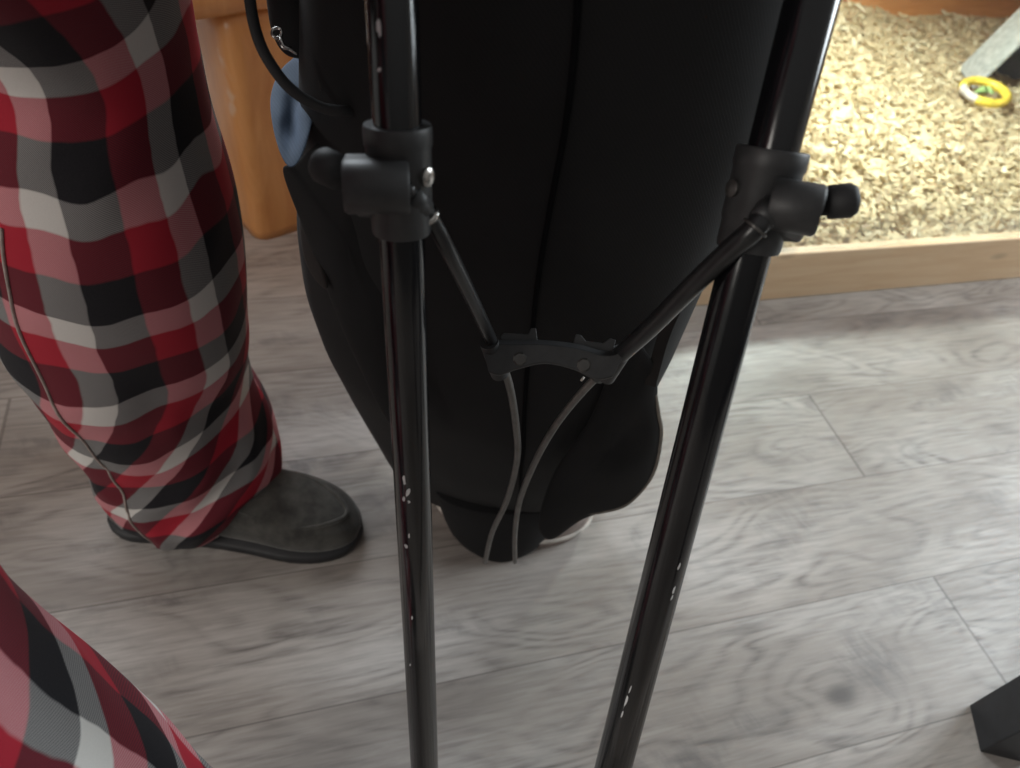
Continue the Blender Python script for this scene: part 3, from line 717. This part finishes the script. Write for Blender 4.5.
# ------------------------------------------------------------------ person in plaid pyjama trousers and slippers
person = thing('person', 'person in red black and white plaid pyjama trousers and charcoal slippers, standing', 'person', (-0.16, 0.36, 0))
NP = 64; UC = 0.105
def leg_rings(rows, seed, twist=0.0, fold=0.013, u0=0.0):
    """rows: (centre, width vector, depth vector), listed from the hip down; returns rings and a uv function."""
    C_ = spline([r[0] for r in rows], 7); W_ = spline([r[1] for r in rows], 7); D_ = spline([r[2] for r in rows], 7)
    ln = [0.0]
    for i in range(1, len(C_)): ln.append(ln[-1] + np.linalg.norm(C_[i]-C_[i-1]))
    tot = ln[-1]; rs = []; pr = []
    for i, (c, w, dd) in enumerate(zip(C_, W_, D_)):
        r = []; near = min(1.0, (tot-ln[i])/0.03); low = max(0.0, 1-(tot-ln[i])/0.42)
        for j in range(NP):
            a = 2*PI*j/NP
            p = c + w*math.cos(a) + dd*math.sin(a)
            q = Vector((math.cos(a)*1.1, math.sin(a)*1.1, ln[i]*7.0 + a*0.55 + seed))
            f = noise.noise(q)*0.75 + 0.5*noise.noise(Vector((math.cos(a)*2.2, math.sin(a)*2.2, ln[i]*16.0 + seed*2 - a*1.1)))
            f2 = 1-abs(noise.noise(Vector((math.cos(a)*1.6, math.sin(a)*1.6, ln[i]*17.0 + 1.2*math.sin(a+seed) + seed))))*2
            p = p + unit(w*math.cos(a) + dd*math.sin(a))*(fold*(0.35+0.9*low)*f + fold*0.8*low*f2*near)
            r.append(p)
        rs.append(r)
    uv = lambda i, j: (u0 - 2*PI*j/NP*UC + twist*max(0.0, ln[i]-tot+0.34)**1.3 + 0.012*math.sin(ln[i]*9), 0.9 - ln[i] - 0.012*math.sin(2*PI*j/NP*2+1) + 0.016*noise.noise(Vector((math.cos(2*PI*j/NP)*2, math.sin(2*PI*j/NP)*2, ln[i]*8+seed))))
    return rs, uv
def sil_rows(ax, Lp, Rp, depth=0.95):
    out = []
    for i, (x, y, t) in enumerate(ax):
        j0, j1 = max(0, i-1), min(len(ax)-1, i+1); d2 = unit(np.array(ax[j1][:2])-np.array(ax[j0][:2])); pd = np.array([d2[1], -d2[0]])
        sl, sr = cross(Lp, (x, y), pd), cross(Rp, (x, y), pd)
        l, r = at(x+pd[0]*sl, y+pd[1]*sl, t=t), at(x+pd[0]*sr, y+pd[1]*sr, t=t)
        a3 = unit(at(*ax[j1][:2], t=ax[j1][2]) - at(*ax[j0][:2], t=ax[j0][2]))
        w = (r-l)/2; mid = (l+r)/2; w = w - a3*(w@a3); n = unit(np.cross(a3, w)); n = n if n@(CAM-mid) > 0 else -n
        out.append((mid, w, n*np.linalg.norm(w)*depth))
    return out
axl = [(62, 0, .468), (92, 90, .527), (108, 180, .592), (118, 255, .660), (128, 320, .730), (150, 380, .81), (178, 440, .89), (194, 492, .925), (200, 520, .94)]
LL = [(-90, -300), (-72, 0), (-52, 120), (-30, 240), (-2, 330), (38, 395), (74, 440), (104, 478), (124, 505), (148, 532), (160, 700)]
LR = [(150, -300), (190, 0), (213, 80), (236, 150), (248, 215), (248, 270), (240, 335), (246, 370), (268, 408), (275, 440), (270, 468), (248, 505), (246, 520), (240, 700)]
rows = sil_rows(axl, LL, LR)
def row(c, rx, ry): return (np.array(c, float), np.array([rx, 0, 0.0]), np.array([0, -ry, 0.0]))
k0 = rows[0]
def hip_rows(c, rx, ry, r0):
    # keep the turn of the first ring while the trouser leg climbs to the hip
    return [(np.array(c, float), unit(r0[1])*rx, unit(r0[2])*ry)]
rowsL = hip_rows((-0.165, 0.445, 0.86), 0.105, 0.105, k0) + hip_rows((-0.145, 0.495, 0.74), 0.098, 0.098, k0) + rows
rsL, uvL = leg_rings(rowsL, 3.0, 0.8, u0=0.07)
up3 = np.array([0, 0, 1.0])
def vrow(c, r): 
    c = np.array(c, float); v = unit(np.array([CAM[0]-c[0], CAM[1]-c[1], 0])); w = np.cross(v, up3); w = -w if (proj(c+w*0.02)[0] < proj(c)[0]) else w
    return (c, w*r, v*r)
RZ = [((-0.175, 0.235, 0.86), .108), ((-0.235, 0.195, 0.66), .106), ((-0.250, 0.178, 0.50), .106), ((-0.232, 0.164, 0.40), .105), ((-0.200, 0.146, 0.28), .103), ((-0.175, 0.132, 0.18), .10), ((-0.150, 0.120, 0.09), .09), ((-0.142, 0.116, 0.035), .088)]
rowsR = [vrow(c, r) for c, r in RZ]
v0 = rowsR[2]
rowsR = [(c, v0[1], v0[2]) if False else (c, unit(v0[1])*np.linalg.norm(w), unit(v0[2])*np.linalg.norm(w)) for (c, w, dd) in rowsR]
rsR, uvR = leg_rings(rowsR, 9.0, 0.6)
b = MB(); b.rings(rsL, False, uv=uvL); b.rings(rsR, False, uv=uvR)
hip = []
for z, rx, ry, cy in ((0.76, 0.095, 0.185, 0.345), (0.84, 0.115, 0.205, 0.34), (0.93, 0.118, 0.195, 0.34), (1.02, 0.115, 0.175, 0.34)):
    hip.append([np.array([-0.185 + rx*math.cos(a), cy + ry*math.sin(a), z]) for a in np.linspace(0, 2*PI, NP+1)[:-1]])
b.rings(hip, False, uv=lambda i, j: (2*PI*j/NP*0.15, 0.76+0.09*i))
pants = b.build('pyjama_trousers', M['plaid'], person, True, sub=1)
so = pants.modifiers.new('solid', 'SOLIDIFY'); so.thickness = 0.002; so.offset = -1
wb = MB(); wr = [np.array([-0.185 + 0.117*math.cos(a), 0.34 + 0.177*math.sin(a), 1.02]) for a in np.linspace(0, 2*PI, NP+1)]
wb.rings([[p + np.array([0, 0, dz]) for p in wr[:-1]] for dz in (-0.02, 0.02)], False); w_ = wb.build('waistband', M['plaid'], pants); w_.modifiers.new('solid', 'SOLIDIFY').thickness = 0.003
# side seam down the left trouser leg
jj = int(NP*0.33)
b = MB(); b.tube([rsL[i][jj] + unit(rsL[i][jj]-np.mean(rsL[i], axis=0))*0.0004 for i in range(26, len(rsL)-2)], 0.0014, 6); b.build('side_seam', M['cup'], pants)
# legs inside the trousers
b = MB()
for rr_, hp in ((rsL, (-0.165, 0.43, 0.93)), (rsR, (-0.18, 0.24, 0.93))):
    cs = [np.mean(r, axis=0) for r in rr_[::6]]; cs = [c for c in cs if c[2] > 0.06]
    pts = [np.array(hp)] + cs; n_ = len(pts)
    b.tube(pts, list(np.interp(np.linspace(0, 5, n_), range(6), [.07, .06, .05, .045, .04, .034])), 20)
b.rings([[np.array([-0.185 + 0.1*k*math.cos(a), 0.34 + 0.16*k*math.sin(a), z]) for a in np.linspace(0, 2*PI, 29)[:-1]] for z, k in ((0.82, .6), (0.88, 1), (1.0, .95), (1.03, .9))], True)
b.build('body', M['skin'], person)

# slippers
def make_slipper(heel, toe, width, flip=1):
    heel = np.array(heel, float); toe = np.array(toe, float); ld = toe-heel; Ls = np.linalg.norm(ld); ld = ld/Ls; sd = np.array([-ld[1], ld[0], 0.0])
    S_ = np.concatenate([[0.0, 0.012, 0.035], np.linspace(0.08, 0.9, 22), [0.935, 0.96, 0.98, 0.993, 1.0]])
    def wid(s):
        e = math.sqrt(max(0, 1-((0.16-s)/0.16)**2)) if s < 0.16 else (max(0, 1-((s-0.70)/0.30)**2.4)**(1/2.2) if s > 0.70 else 1.0)
        return width/2*e*np.interp(s, [0, .2, .45, .72, 1], [.74, .76, .84, 1.0, 1.0])
    def hgt(s):
        base = np.interp(s, [0, .05, .2, .40, .58, .75, .88, .95, 1.0], [.040, .058, .066, .074, .073, .058, .050, .043, .024]); return base
    def cen(s): return flip*0.010*math.sin(s*PI*1.0)
    def sect(s, grow=0.0, z0=0.0, z1=None, n=30):
        c = heel + ld*(s*Ls) + sd*cen(s); w = wid(s)+grow; h = z1 if z1 is not None else hgt(s); r = []
        for j in range(n):
            a = 2*PI*j/n; ca, sa = math.cos(a), math.sin(a)
            x = math.copysign(abs(ca)**0.62, ca)*w; zz = (z0+h)/2 + math.copysign(abs(sa)**0.62, sa)*(h-z0)/2
            lean = 1 - 0.30*max(0, (zz-z0)/(h-z0+1e-6)-0.35)
            r.append(c + sd*x*lean + np.array([0, 0, zz]))
        return r
    t = MB(); t.rings([sect(s, -0.001, 0.012) for s in S_], True); sl = t.build('slipper', M['suede'], person, True, sub=1)
    t = MB(); rs = []
    for z, g in ((0.001, -0.001), (0.004, 0.0025), (0.013, 0.003), (0.017, 0.000)):
        ring = [heel + ld*(s*Ls+ (-g if s == 0 else g if s == 1 else 0)) + sd*(cen(s)+wid(s)+(g if 0 < s < 1 else 0)) + np.array([0, 0, z]) for s in S_] + \
               [heel + ld*(s*Ls+ (-g if s == 0 else g if s == 1 else 0)) + sd*(cen(s)-wid(s)-(g if 0 < s < 1 else 0)) + np.array([0, 0, z]) for s in S_[::-1][1:-1]]
        rs.append(ring)
    t.rings(rs, True); t.build('sole', M['sole'], sl, True)
    def topz(s, u):
        return 0.012 + (hgt(s)-0.012)*(1 - abs(u)**3.2)**(1/3.2)
    sp = []
    for a in np.linspace(-2.05, 2.05, 40):
        s = 0.71 + 0.235*math.cos(a) - (0.12*max(0, abs(a)-1.5)); u = 0.80*math.sin(a)
        sp.append(heel + ld*s*Ls + sd*(cen(s) + u*wid(s)*0.86) + np.array([0, 0, topz(s, u)+0.001]))
    t = MB(); t.tube(sp, 0.0026, 8); t.build('toe_seam', M['suede'], sl, True)
    return sl
make_slipper((-0.252, 0.590, 0), (0.046, 0.505, 0), 0.112, 1)
make_slipper((-0.262, 0.150, 0), (0.004, 0.008, 0), 0.112, -1)
